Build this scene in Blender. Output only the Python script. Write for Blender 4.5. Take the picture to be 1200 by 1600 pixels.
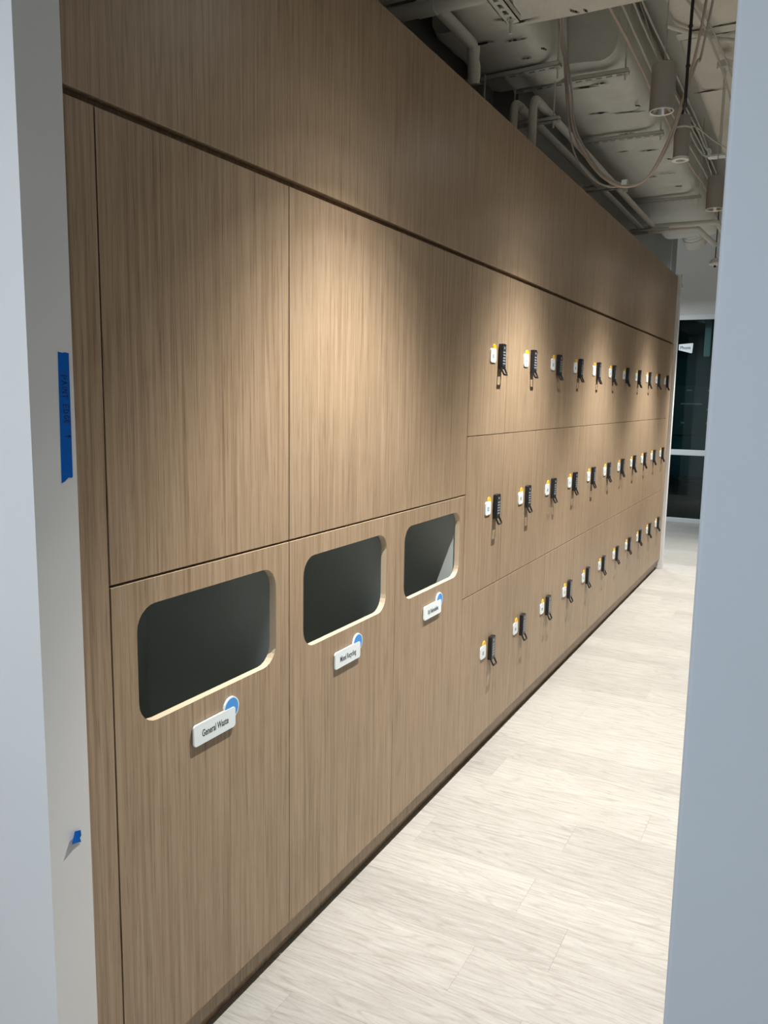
import bpy, math, random
from mathutils import Vector, Matrix, noise
for _o in list(bpy.data.objects): bpy.data.objects.remove(_o, do_unlink=True)
scene = bpy.context.scene
COL = scene.collection
random.seed(7)

# ------------------------------------------------------------------ camera, world, exposure
cam_d = bpy.data.cameras.new('camera'); cam = bpy.data.objects.new('camera', cam_d); COL.objects.link(cam)
cam_d.sensor_fit = 'VERTICAL'; cam_d.sensor_height = 36.0; cam_d.lens = 1255.5 / 1600 * 36
cam_d.clip_start = 0.02
cam.location = (1.1693, -2.8724, 1.5392)
cam.rotation_euler = [math.radians(a) for a in (81.8466, -0.9392, 28.0967)]
scene.camera = cam

world = bpy.data.worlds.new('world'); scene.world = world; world.use_nodes = True
world.node_tree.nodes['Background'].inputs[0].default_value = (0.72, 0.85, 1.0, 1)
world.node_tree.nodes['Background'].inputs[1].default_value = 0.05

vs = scene.view_settings
vs.view_transform = 'Standard'; vs.look = 'None'; vs.gamma = 1.0; vs.use_curve_mapping = False
vs.exposure = 0.0

SPOT_W = 238.0            # each pendant downlight
ROOM_W = 72.0            # added fill panel, unseen, in the room the camera stands in
HALL_W = 90.0            # added fill panel, unseen, in the lobby at the far end

# ------------------------------------------------------------------ helpers
def tag(o, label=None, cat=None, group=None, kind=None):
    if label: o['label'] = label
    if cat: o['category'] = cat
    if group: o['group'] = group
    if kind: o['kind'] = kind
    return o

def thing(name, label, cat, loc=(0, 0, 0), group=None):
    o = bpy.data.objects.new(name, None); COL.objects.link(o); o.location = loc
    o.empty_display_size = 0.05
    return tag(o, label, cat, group)

def put(name, me, parent=None, loc=(0, 0, 0)):
    o = bpy.data.objects.new(name, me); COL.objects.link(o); o.location = loc
    if parent: o.parent = parent
    return o

class MB:
    """collects boxes, tubes and prisms in world metres and links them as one mesh"""
    def __init__(s): s.v = []; s.f = []
    def add(s, v, f):
        n = len(s.v); s.v += [tuple(p) for p in v]; s.f += [tuple(i + n for i in q) for q in f]; return s
    def box(s, x0, x1, y0, y1, z0, z1):
        v = [(x, y, z) for x in (x0, x1) for y in (y0, y1) for z in (z0, z1)]
        return s.add(v, [(0, 1, 3, 2), (4, 6, 7, 5), (0, 4, 5, 1), (2, 3, 7, 6), (0, 2, 6, 4), (1, 5, 7, 3)])
    def bbox(s, x0, x1, y0, y1, z0, z1, c=0.0015):
        """box with chamfered edges"""
        v = []; key = {}
        X = (x0, x1); Y = (y0, y1); Z = (z0, z1)
        def P(i, j, k, a):
            p = [X[i], Y[j], Z[k]]
            sg = (1 if i == 0 else -1, 1 if j == 0 else -1, 1 if k == 0 else -1)
            for q in range(3):
                if q != a: p[q] += sg[q] * c
            key[(i, j, k, a)] = len(v); v.append(tuple(p))
        for i in (0, 1):
            for j in (0, 1):
                for k in (0, 1):
                    for a in range(3): P(i, j, k, a)
        f = []
        K = key
        for i in (0, 1):
            q = [K[(i, 0, 0, 0)], K[(i, 1, 0, 0)], K[(i, 1, 1, 0)], K[(i, 0, 1, 0)]]; f.append(q if i else q[::-1])
            q = [K[(0, i, 0, 1)], K[(0, i, 1, 1)], K[(1, i, 1, 1)], K[(1, i, 0, 1)]]; f.append(q if i else q[::-1])
            q = [K[(0, 0, i, 2)], K[(1, 0, i, 2)], K[(1, 1, i, 2)], K[(0, 1, i, 2)]]; f.append(q if i else q[::-1])
        for i in (0, 1):
            for j in (0, 1):
                f.append([K[(i, j, 0, 0)], K[(i, j, 0, 1)], K[(i, j, 1, 1)], K[(i, j, 1, 0)]])
                f.append([K[(i, 0, j, 0)], K[(i, 0, j, 2)], K[(i, 1, j, 2)], K[(i, 1, j, 0)]])
                f.append([K[(0, i, j, 1)], K[(0, i, j, 2)], K[(1, i, j, 2)], K[(1, i, j, 1)]])
                for k in (0, 1): f.append([K[(i, j, k, 0)], K[(i, j, k, 1)], K[(i, j, k, 2)]])
        return s.add(v, f)
    def tube(s, pts, r, n=10, cap=True):
        pts = [Vector(p) for p in pts]; rs = r if isinstance(r, (list, tuple)) else [r] * len(pts)
        rings = []; up = None
        for i, p in enumerate(pts):
            t = (pts[min(i + 1, len(pts) - 1)] - pts[max(i - 1, 0)]).normalized()
            if up is None:
                up = Vector((0, 0, 1)) if abs(t.z) < 0.9 else Vector((1, 0, 0))
            a = (up - t * up.dot(t)).normalized(); b = t.cross(a); up = a
            rings.append([p + a * rs[i] * math.cos(2 * math.pi * k / n) + b * rs[i] * math.sin(2 * math.pi * k / n) for k in range(n)])
        v = [q for R in rings for q in R]; f = []
        for i in range(len(pts) - 1):
            for k in range(n):
                k2 = (k + 1) % n
                f.append((i * n + k, i * n + k2, (i + 1) * n + k2, (i + 1) * n + k))
        if cap:
            f.append(tuple(range(n))[::-1]); f.append(tuple((len(pts) - 1) * n + k for k in range(n)))
        return s.add(v, f)
    def lathe(s, prof, n=28, c=(0, 0, 0), close=False):
        v = [(c[0] + r * math.cos(2 * math.pi * k / n), c[1] + r * math.sin(2 * math.pi * k / n), c[2] + z) for r, z in prof for k in range(n)]
        f = []; m = len(prof)
        for i in range(m if close else m - 1):
            j = (i + 1) % m
            for k in range(n):
                k2 = (k + 1) % n
                f.append((i * n + k, i * n + k2, j * n + k2, j * n + k))
        return s.add(v, f)
    def prism_x(s, outline, x0, x1):
        """outline of (y, z) points extruded along x"""
        n = len(outline)
        v = [(x0, y, z) for y, z in outline] + [(x1, y, z) for y, z in outline]
        f = [tuple(range(n))[::-1], tuple(range(n, 2 * n))] + [(i, (i + 1) % n, n + (i + 1) % n, n + i) for i in range(n)]
        return s.add(v, f)
    def mesh(s, name, mat, smooth=False, sharp=35):
        me = bpy.data.meshes.new(name); me.from_pydata(s.v, [], s.f); me.update()
        import bmesh
        bm = bmesh.new(); bm.from_mesh(me); bmesh.ops.recalc_face_normals(bm, faces=bm.faces); bm.to_mesh(me); bm.free()
        if mat: me.materials.append(mat)
        if smooth:
            for p in me.polygons: p.use_smooth = True
            me.set_sharp_from_angle(angle=math.radians(sharp))
        return me
    def build(s, name, mat, parent=None, smooth=False, loc=(0, 0, 0), sharp=35):
        return put(name, s.mesh(name, mat, smooth, sharp), parent, loc)

def arc(c, r, a0, a1, n): return [(c[0] + r * math.cos(math.radians(a0 + (a1 - a0) * i / n)), c[1] + r * math.sin(math.radians(a0 + (a1 - a0) * i / n))) for i in range(n + 1)]
def rrect(y0, y1, z0, z1, r, n=6):
    return arc((y1 - r, z1 - r), r, 0, 90, n) + arc((y0 + r, z1 - r), r, 90, 180, n) + arc((y0 + r, z0 + r), r, 180, 270, n) + arc((y1 - r, z0 + r), r, 270, 360, n)

def smooth_path(pts, n=8):
    P = [Vector(p) for p in pts]; P = [P[0] * 2 - P[1]] + P + [P[-1] * 2 - P[-2]]; out = []
    for i in range(1, len(P) - 2):
        a, b, c, d = P[i - 1:i + 3]
        for k in range(n):
            t = k / n
            out.append(0.5 * ((2 * b) + (c - a) * t + (2 * a - 5 * b + 4 * c - d) * t * t + (3 * b - a - 3 * c + d) * t ** 3))
    out.append(P[-2]); return out

def bend(pts, r, n=6):
    """polyline with rounded elbows"""
    P = [Vector(p) for p in pts]; out = [P[0]]
    for i in range(1, len(P) - 1):
        a = (P[i - 1] - P[i]).normalized(); b = (P[i + 1] - P[i]).normalized()
        s_, e_ = P[i] + a * r, P[i] + b * r
        for k in range(n + 1):
            t = k / n; out.append(s_ * (1 - t) ** 2 + P[i] * 2 * t * (1 - t) + e_ * t * t)
    return out + [P[-1]]

def text_mesh(name, s, size, mat, squeeze=1.0, thick=0.0004, bold=0.0):
    """lettering as flat geometry, reading along +y, up +z, facing +x; centred on its origin"""
    c = bpy.data.curves.new(name, 'FONT'); c.body = s; c.size = size; c.align_x = 'CENTER'; c.align_y = 'CENTER'
    c.extrude = thick; c.offset = bold; c.resolution_u = 3
    o = bpy.data.objects.new(name, c); COL.objects.link(o)
    dg = bpy.context.evaluated_depsgraph_get(); me = bpy.data.meshes.new_from_object(o.evaluated_get(dg))
    bpy.data.objects.remove(o, do_unlink=True)
    me.name = name
    for v in me.vertices: x, y, z = v.co; v.co = (z, x * squeeze, y)
    me.materials.clear(); me.materials.append(mat)
    return me

# ------------------------------------------------------------------ materials
def new_mat(name, col, rough=0.6, metal=0.0, spec=0.5):
    m = bpy.data.materials.new(name); m.use_nodes = True
    b = m.node_tree.nodes['Principled BSDF']
    b.inputs['Base Color'].default_value = (*col, 1); b.inputs['Roughness'].default_value = rough
    b.inputs['Metallic'].default_value = metal; b.inputs['Specular IOR Level'].default_value = spec
    return m
def N(m, t, **k):
    n = m.node_tree.nodes.new(t)
    for a, v in k.items(): setattr(n, a, v)
    return n
def L(m, a, b): m.node_tree.links.new(a, b)
def coords(m, scale, rnd=7.3):
    """object coordinates, shifted by a random amount per object"""
    tc = N(m, 'ShaderNodeTexCoord'); oi = N(m, 'ShaderNodeObjectInfo')
    mu = N(m, 'ShaderNodeVectorMath', operation='SCALE'); mu.inputs[0].default_value = (rnd, rnd * 1.7, rnd * 2.3)
    L(m, oi.outputs['Random'], mu.inputs['Scale'])
    ad = N(m, 'ShaderNodeVectorMath', operation='ADD'); L(m, tc.outputs['Object'], ad.inputs[0]); L(m, mu.outputs[0], ad.inputs[1])
    mp = N(m, 'ShaderNodeMapping'); mp.inputs['Scale'].default_value = scale; L(m, ad.outputs[0], mp.inputs[0])
    return mp.outputs[0], oi
def ramp(m, src, stops):
    r = N(m, 'ShaderNodeValToRGB'); e = r.color_ramp.elements
    while len(e) < len(stops): e.new(0.5)
    for q, (p, c) in zip(e, stops): q.position = p; q.color = (*c, 1)
    L(m, src, r.inputs[0]); return r.outputs[0]
def noise_n(m, vec, scale, detail=4, rough=0.55, dist=0.0):
    n = N(m, 'ShaderNodeTexNoise'); n.inputs['Scale'].default_value = scale; n.inputs['Detail'].default_value = detail
    n.inputs['Roughness'].default_value = rough; n.inputs['Distortion'].default_value = dist
    L(m, vec, n.inputs['Vector']); return n.outputs['Fac']
def mixc(m, mode, fac, a, b):
    x = N(m, 'ShaderNodeMix', data_type='RGBA', blend_type=mode)
    if isinstance(fac, float): x.inputs[0].default_value = fac
    else: L(m, fac, x.inputs[0])
    for i, q in ((6, a), (7, b)):
        if isinstance(q, tuple): x.inputs[i].default_value = (*q, 1)
        else: L(m, q, x.inputs[i])
    return x.outputs[2]
def bump(m, h, strength, dist=0.002):
    b = N(m, 'ShaderNodeBump'); b.inputs['Strength'].default_value = strength; b.inputs['Distance'].default_value = dist
    L(m, h, b.inputs['Height']); L(m, b.outputs[0], m.node_tree.nodes['Principled BSDF'].inputs['Normal'])

def wood_mat(name, stretch, across, dark, mid, light, pore, rough, rnd, grain=1.0, cath=0.35, tone=0.10):
    m = new_mat(name, mid, rough, 0, 0.35); bs = m.node_tree.nodes['Principled BSDF']
    v, oi = coords(m, stretch, rnd)
    fine = noise_n(m, v, 9.0 * grain, 5, 0.6, 0.15)
    c1 = ramp(m, fine, [(0.30, dark), (0.50, mid), (0.72, light)])
    # cathedral figure: contour lines of a slow noise
    slow = noise_n(m, v, 1.1 * grain, 2, 0.45, 0.3)
    mul = N(m, 'ShaderNodeMath', operation='MULTIPLY'); L(m, slow, mul.inputs[0]); mul.inputs[1].default_value = 34.0
    fr = N(m, 'ShaderNodeMath', operation='PINGPONG'); L(m, mul.outputs[0], fr.inputs[0]); fr.inputs[1].default_value = 1.0
    c2 = ramp(m, fr.outputs[0], [(0.0, (0.66, 0.62, 0.58)), (0.35, (1, 1, 1)), (1.0, (1.04, 1.03, 1.02))])
    c = mixc(m, 'MULTIPLY', cath, c1, c2)
    # open pores: short dark dashes along the grain
    v2, _ = coords(m, tuple(a * b for a, b in zip(stretch, across)), rnd)
    po = noise_n(m, v2, 55.0 * grain, 2, 0.5)
    pc = ramp(m, po, [(0.30, pore), (0.44, (1, 1, 1))])
    c = mixc(m, 'MULTIPLY', 0.75, c, pc)
    if tone:
        tr = N(m, 'ShaderNodeMapRange'); tr.inputs['To Min'].default_value = 1 - tone; tr.inputs['To Max'].default_value = 1 + tone
        L(m, oi.outputs['Random'], tr.inputs['Value'])
        c = mixc(m, 'MULTIPLY', 1.0, c, tr.outputs[0])
    L(m, c, bs.inputs['Base Color'])
    bump(m, po, 0.12, 0.0006)
    return m

WOOD = wood_mat('oak_laminate', (1.0, 6.6, 0.13), (1, 0.8, 0.7), (0.272, 0.190, 0.120), (0.352, 0.258, 0.171), (0.410, 0.310, 0.214), (0.54, 0.47, 0.40), 0.43, 3.0, 1.9, 0.45, 0.03)
FLOORM = wood_mat('limed_oak_plank', (0.75, 7.5, 1.0), (1.2, 1.3, 1), (0.328, 0.311, 0.286), (0.382, 0.370, 0.347), (0.430, 0.421, 0.400), (0.82, 0.80, 0.78), 0.42, 9.0, 1.2, 0.38, 0.085)
EDGE = new_mat('pale_lit_oak_edge', (0.62, 0.50, 0.36), 0.5)  # pale edging, with the bright catch of light put into its colour

def paint_mat(name, col, rough=0.65, b=0.05):
    m = new_mat(name, col, rough, 0, 0.3); v, _ = coords(m, (1, 1, 1), 0.0)
    n = noise_n(m, v, 260, 2); bump(m, n, b, 0.0008)
    n2 = noise_n(m, v, 1.6, 3); c = ramp(m, n2, [(0.3, tuple(q * 0.975 for q in col)), (0.7, tuple(min(1, q * 1.02) for q in col))])
    L(m, c, m.node_tree.nodes['Principled BSDF'].inputs['Base Color']); return m
WHITE = paint_mat('white_wall_paint', (0.74, 0.75, 0.76))
BLUEGREY = paint_mat('blue_grey_wall', (0.58, 0.63, 0.69))  # bluer and darker than the left wall's white
GREYWALL = paint_mat('grey_upper_wall_paint', (0.34, 0.35, 0.34))
FARWALL = paint_mat('pale_grey_wall_paint', (0.68, 0.68, 0.66))
SLAB = paint_mat('painted_slab', (0.66, 0.65, 0.60), 0.8, 0.3)

def wrap_mat(name, col):
    m = new_mat(name, col, 0.7, 0, 0.25); bs = m.node_tree.nodes['Principled BSDF']
    v, _ = coords(m, (1, 1, 1), 5.0)
    big = noise_n(m, v, 3.0, 4, 0.6); c = ramp(m, big, [(0.3, tuple(q * 0.86 for q in col)), (0.65, col)])
    # scuffs and specks of bare wrap
    sp = noise_n(m, v, 26, 5, 0.75, 0.6); s2 = ramp(m, sp, [(0.255, (0.12, 0.11, 0.10)), (0.285, (1, 1, 1))])
    c = mixc(m, 'MULTIPLY', 0.9, c, s2); L(m, c, bs.inputs['Base Color'])
    w = noise_n(m, v, 9, 5, 0.6, 0.8); bump(m, w, 0.35, 0.02); return m
WRAP = wrap_mat('painted_duct_wrap', (0.81, 0.79, 0.72))
WRAP2 = wrap_mat('painted_duct_wrap_cool', (0.76, 0.77, 0.725))
PIPE = new_mat('painted_pipe', (0.66, 0.655, 0.61), 0.45)
STEEL = new_mat('painted_steel', (0.66, 0.66, 0.62), 0.5)
CRACK = new_mat('torn_wrap_gap', (0.035, 0.032, 0.03), 0.9)
CABLE = new_mat('pale_cable', (0.52, 0.50, 0.46), 0.5)
CABLEPINK = new_mat('buff_cable', (0.55, 0.45, 0.39), 0.5)
CABLEBLK = new_mat('black_cable', (0.03, 0.025, 0.035), 0.5)
LAMP = new_mat('grey_lamp_housing', (0.36, 0.345, 0.32), 0.45)
LAMPRIM = new_mat('white_lamp_rim', (0.8, 0.8, 0.78), 0.4)
REFL = new_mat('mirror_reflector', (0.75, 0.74, 0.72), 0.18, 1.0)
BLACK = new_mat('black_plastic', (0.012, 0.012, 0.014), 0.38)
KEY = new_mat('grey_key_legend', (0.30, 0.36, 0.42), 0.5)
PANELK = new_mat('lock_front_face', (0.035, 0.04, 0.047), 0.30)
SIGNW = new_mat('white_sign_acrylic', (0.80, 0.88, 0.92), 0.4)
BLUE = new_mat('blue_sign_disc', (0.06, 0.30, 0.76), 0.5)
YELLOW = new_mat('yellow_tag_disc', (0.90, 0.55, 0.03), 0.4)
INK = new_mat('dark_lettering', (0.02, 0.028, 0.035), 0.5)
INKT = new_mat('blue_grey_lettering', (0.10, 0.17, 0.22), 0.5)
TAPE = new_mat('blue_masking_tape', (0.004, 0.115, 0.50), 0.8, 0, 0.1)
PEN = new_mat('pen_ink', (0.004, 0.008, 0.05), 0.6)
GREENT = new_mat('green_tape', (0.32, 0.40, 0.06), 0.6)
INNER = new_mat('grey_cabinet_lining', (0.60, 0.65, 0.64), 0.5)
GAPSHADE = new_mat('gap_shade', (0.03, 0.022, 0.016), 0.8)  # near-black locker bodies stand in for shade in the door gaps
FRAMEW = new_mat('white_aluminium_frame', (0.70, 0.74, 0.76), 0.4)
TEAL = paint_mat('dark_teal_paint', (0.016, 0.10, 0.12))
PALE = new_mat('pale_panel', (0.60, 0.66, 0.66), 0.5)
BOARD = new_mat('teal_notice_board', (0.035, 0.085, 0.095), 0.4)
BRACK = new_mat('black_rubber', (0.01, 0.01, 0.01), 0.6)
glass = new_mat('tinted_glass', (0.6, 0.75, 0.75), 0.03)
gn = glass.node_tree; gb = gn.nodes['Principled BSDF']
tr = gn.nodes.new('ShaderNodeBsdfTransparent'); tr.inputs[0].default_value = (0.62, 0.74, 0.75, 1)
gl = gn.nodes.new('ShaderNodeBsdfGlossy'); gl.inputs['Roughness'].default_value = 0.03
fz = gn.nodes.new('ShaderNodeFresnel'); fz.inputs[0].default_value = 1.5
mx = gn.nodes.new('ShaderNodeMixShader')
gn.links.new(fz.outputs[0], mx.inputs[0]); gn.links.new(tr.outputs[0], mx.inputs[1]); gn.links.new(gl.outputs[0], mx.inputs[2])
gn.links.new(mx.outputs[0], gn.nodes['Material Output'].inputs[0])
def emit(name, col, s):
    m = bpy.data.materials.new(name); m.use_nodes = True; t = m.node_tree; t.nodes.clear()
    e = t.nodes.new('ShaderNodeEmission'); e.inputs[0].default_value = (*col, 1); e.inputs[1].default_value = s
    o = t.nodes.new('ShaderNodeOutputMaterial'); t.links.new(e.outputs[0], o.inputs[0]); return m
LED = emit('led_disc', (1, 0.93, 0.82), 2.5)
PANELGLOW = emit('fill_panel_glow', (0.85, 0.93, 1.0), 3.0)  # glow of the added, unseen fill panels

# ------------------------------------------------------------------ the setting
def struct(name, mb, mat, **k):
    o = mb.build(name, mat, **k); o['kind'] = 'structure'; return o

floor = struct('floor', MB().box(-3.0, 3.2, -6.0, 10.0, -0.12, -0.006), new_mat('screed', (0.22, 0.21, 0.19), 0.9))
# planks: rows 0.2 m wide laid across the corridor, 1.2 m long, joints staggered as in the photograph
PW, PL = 0.2, 1.2
plank_me = MB().bbox(0.0001, PL - 0.0001, 0.0001, PW - 0.0001, -0.006, 0.0, 0.0003).mesh('plank', FLOORM)
known = {-5: 0.65, -4: 0.49, -1: 0.745, 1: 0.13, 6: 0.505}      # joint x by row (row r spans y = 0.1+0.2r ...)
for r in range(-11, 40):
    y = 0.1 + PW * r
    j = known.get(r, random.uniform(0, PL))
    x = j - PL * 2
    while x < 3.2:
        if x + PL > -0.75 or (y > 4.9 and x + PL > -2.0):
            put('plank', plank_me, floor, (x, y, 0))
        x += PL

struct('wall_left', MB().box(-3.0, -0.003, -1.95, -1.857, 0, 3.7), WHITE)
# corner bead at the doorway's left end: return face flush with the cabinets
wl = MB().prism_x([(-1.95, 0.0), (-1.857, 0.0), (-1.857, 3.7), (-1.95, 3.7)], -0.003, 0.0015)
struct('trim_1', wl, WHITE)
# right wall of the doorway with a rounded corner bead
prof = [(3.2, -1.95)] + [(1.067 + 0.006 - 0.006 * math.sin(t * math.pi / 8), -1.95 + 0.006 - 0.006 * math.cos(t * math.pi / 8)) for t in range(5)] + [(1.067, -1.83), (3.2, -1.83)]
mbr = MB(); n = len(prof)
mbr.add([(x, y, 0) for x, y in prof] + [(x, y, 3.7) for x, y in prof], [tuple(range(n)), tuple(range(2 * n - 1, n - 1, -1))] + [(i, (i + 1) % n, n + (i + 1) % n, n + i) for i in range(n)])
struct('wall_right', mbr, BLUEGREY, smooth=True)
struct('wall_light_block', MB().box(0.0015, 1.067, -1.95, -1.83, 2.45, 3.7), WHITE)  # added out of view to keep the near room's light off the fascia
struct('wall_behind_lockers', MB().box(-0.75, -0.52, -1.857, 4.79, 0, 2.60), GREYWALL)
struct('wall_upper', MB().box(-0.75, -0.50, -1.857, 1.45, 2.62, 3.7).box(-0.75, -0.36, 1.45, 6.95, 2.62, 3.7), GREYWALL)
struct('ceiling', MB().box(-3.0, 3.2, -6.0, 10.0, 3.7, 3.9), SLAB)
struct('wall_room_back', MB().box(-3.0, 3.2, -6.1, -6.0, 0, 3.7), WHITE)
struct('wall_room_left', MB().box(-3.1, -3.0, -6.0, 10.0, 0, 3.7), WHITE)
struct('wall_room_right', MB().box(3.2, 3.3, -6.0, 10.0, 0, 3.7), GREYWALL)
# far wall over the glazed phone room
struct('wall_far', MB().box(-3.0, 3.2, 7.97, 8.09, 2.62, 3.7), FARWALL)
struct('wall_phone_back', MB().box(-1.6, 1.8, 9.9, 10.0, 0, 3.0), TEAL)
struct('wall_phone_left', MB().box(-1.6, -1.5, 8.09, 9.9, 0, 3.0), TEAL)
struct('wall_phone_right', MB().box(1.7, 1.8, 8.09, 9.9, 0, 3.0), TEAL)
struct('ceiling_phone_room', MB().box(-1.6, 1.8, 8.09, 10.0, 2.9, 2.95), TEAL)
struct('wall_far_left', MB().box(-3.0, -1.5, 7.97, 8.09, 0, 2.62), FARWALL)
# the white nib that closes the locker run
struct('wall_nib', MB().box(-0.60, 0.026, 4.792, 4.85, 0, 2.645), WHITE)
wn = thing('window_1', None, None); wn['kind'] = 'structure'
for z0, z1 in ((0.0, 0.055), (0.865, 0.935), (2.555, 2.62)):
    MB().bbox(-1.5, 1.7, 7.97, 8.05, z0, z1, 0.003).build('window_frame', FRAMEW, wn)
for x in (-1.5, -0.5, 0.62, 1.64):
    MB().bbox(x, x + 0.06, 7.97, 8.05, 0.055, 2.555, 0.003).build('window_frame', FRAMEW, wn)
for x0, x1 in ((-1.44, -0.5), (-0.44, 0.62), (0.68, 1.64)):
    for z0, z1 in ((0.055, 0.865), (0.935, 2.555)):
        MB().box(x0, x1, 8.005, 8.013, z0, z1).build('pane', glass, wn)

# plinth: recessed upper board over a lower kick strip that stands a little proud
pl = thing('baseboard_left', None, None); pl['kind'] = 'structure'
y = -1.857
for yb in (0.0, 0.84, 1.68, 2.94, 4.785):
    MB().bbox(-0.036, -0.021, y + 0.0005, yb - 0.0005, 0.036, 0.099, 0.0008).build('plinth_board', WOOD, pl); y = yb
MB().bbox(-0.060, -0.036, -1.857, 4.785, 0.0, 0.060, 0.0006).build('kick_strip', WOOD, pl)

# ------------------------------------------------------------------ fascia and fillers
G = 0.0016            # half joint
YV = [-1.787, -1.1875, -0.5865, 0.0]
ZB, ZS, ZT = 0.100, 1.168, 2.040
fa = thing('fascia_run', 'long dark oak fascia boards above every cabinet and locker', 'fascia')
for a, b in ((-1.857, 1.35), (1.35, 4.785)):
    MB().bbox(-0.020, 0.0, a + 0.0004, b - 0.0004, 2.0565, 2.632, 0.001).build('fascia_board', WOOD, fa)
MB().box(-0.034, -0.022, -1.857, 4.785, 2.034, 2.09).build('shadow_strip', WOOD, fa)
MB().box(-0.30, -0.020, -1.857, 4.785, 2.60, 2.618).build('top_board', WOOD, fa)
fl = MB().bbox(-0.020, 0.0, -1.8565, YV[0] - 0.0022, ZB, ZT, 0.0008).build('filler_panel', WOOD)
tag(fl, 'narrow full height oak filler strip beside the white wall corner', 'panel')
fl2 = MB().bbox(-0.020, 0.0, 4.62 + G, 4.785, ZB, ZT, 0.0008).build('filler_panel', WOOD)
tag(fl2, 'oak filler strip at the far end of the locker run', 'panel')

# ------------------------------------------------------------------ waste cabinets
def holed_door(y0, y1, z0, z1, hy0, hy1, hz0, hz1, r):
    """door blank with a rounded opening, front, back and both rims"""
    n = 6; inner = rrect(hy0, hy1, hz0, hz1, r, n); m = len(inner)
    outer = []
    for (yy, zz), k in zip(inner, range(m)):
        q = k // (n + 1); t = (k % (n + 1)) / n
        if q == 0: p = (y1, hz1 - r + (z1 - hz1 + r) * min(1, 2 * t)) if t < .5 else (y1 - (y1 - hy1 + r) * (2 * t - 1), z1)
        elif q == 1: p = (hy0 + r - (hy0 + r - y0) * min(1, 2 * t), z1) if t < .5 else (y0, z1 - (z1 - hz1 + r) * (2 * t - 1))
        elif q == 2: p = (y0, hz0 + r - (hz0 + r - z0) * min(1, 2 * t)) if t < .5 else (y0 + (hy0 + r - y0) * (2 * t - 1), z0)
        else: p = (hy1 - r + (y1 - hy1 + r) * min(1, 2 * t), z0) if t < .5 else (y1, z0 + (hz0 + r - z0) * (2 * t - 1))
        outer.append(p)
    b = MB(); xf, xb = 0.0, -0.020
    v = [(xf, *p) for p in inner] + [(xf, *p) for p in outer] + [(xb, *p) for p in inner] + [(xb, *p) for p in outer]
    f = []
    for i in range(m):
        j = (i + 1) % m
        f += [(i, j, m + j, m + i), (2 * m + i, 3 * m + i, 3 * m + j, 2 * m + j), (m + i, m + j, 3 * m + j, 3 * m + i)]
    b.add(v, f)
    rim = MB(); rim.add([(xf - 0.0004, *p) for p in inner] + [(xb, *p) for p in inner], [(i, (i + 1) % m, m + (i + 1) % m, m + i) for i in range(m)])
    return b, rim

signs = ['General Waste', 'Mixed Recycling', '10¢ Refundables']
squeeze = [0.64, 0.60, 0.60]
where = ['nearest the white wall corner', 'between the other two waste cabinets', 'beside the lockers']
for i in range(3):
    y0, y1 = YV[i], YV[i + 1]
    t = thing('waste_cabinet', 'tall oak waste cabinet marked %s, %s' % (signs[i].replace('10¢ ', ''), where[i]), 'cabinet', (0, 0, 0), 'waste cabinets')
    # carcass: four grey lined sides and a back
    c = MB()
    c.box(-0.50, -0.485, y0 + 0.002, y1 - 0.002, ZB, ZT - 0.01)
    c.box(-0.485, -0.0215, y0 + 0.002, y0 + 0.018, ZB, ZT - 0.01); c.box(-0.485, -0.0215, y1 - 0.018, y1 - 0.002, ZB, ZT - 0.01)
    c.box(-0.485, -0.0215, y0 + 0.018, y1 - 0.018, ZB, ZB + 0.016); c.box(-0.485, -0.09, y0 + 0.018, y1 - 0.018, ZS - 0.012, ZS + 0.012)
    c.box(-0.485, -0.0215, y0 + 0.018, y1 - 0.018, ZT - 0.026, ZT - 0.01)
    c.build('carcass', INNER, t)
    up = MB().bbox(-0.020, 0.0, y0 + G, y1 - G, ZS + 0.0030, ZT, 0.0010).build('door', WOOD, t)
    b, rim = holed_door(y0 + G, y1 - G, ZB, ZS - 0.0032, y0 + 0.066, y0 + 0.541, 0.860, 1.112, 0.052)
    lo = b.build('door', WOOD, t)
    rim.build('opening_edge', EDGE, lo)
    MB().box(-0.0195, -0.0004, y0 + G, y1 - G, ZS - 0.0032, ZS - 0.0026).build('lit_door_edge', EDGE, lo)  # pale strip paints in the light caught along the door's top
    # sign plate on stand-offs with a disc peeping out behind its upper right corner
    sy0, sy1, sz0, sz1 = y0 + 0.221, y0 + 0.366, 0.756, 0.806
    back = rrect(sy0, sy1, sz0, sz1, 0.008, 4)
    pb = MB().prism_x(back, 0.0022, 0.0070)
    pb.box(0.0, 0.0022, sy0 + 0.02, sy0 + 0.035, sz0 + 0.015, sz1 - 0.015); pb.box(0.0, 0.0022, sy1 - 0.035, sy1 - 0.02, sz0 + 0.015, sz1 - 0.015)
    sp = pb.build('sign_plate', SIGNW, t)
    dc = (sy1 - 0.012, sz1 - 0.002)
    MB().prism_x(arc(dc, 0.0275, 0, 345, 23), 0.0006, 0.0056).build('disc_rim', SIGNW, sp)
    MB().prism_x(arc(dc, 0.0245, 0, 345, 23), 0.0056, 0.0060).build('sign_disc', BLUE, sp)
    put('lettering', text_mesh('lettering', signs[i], 0.0235, INK, squeeze[i], 0.0002, 0.0002), sp, (0.0072, (sy0 + sy1) / 2, (sz0 + sz1) / 2 - 0.001))

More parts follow.
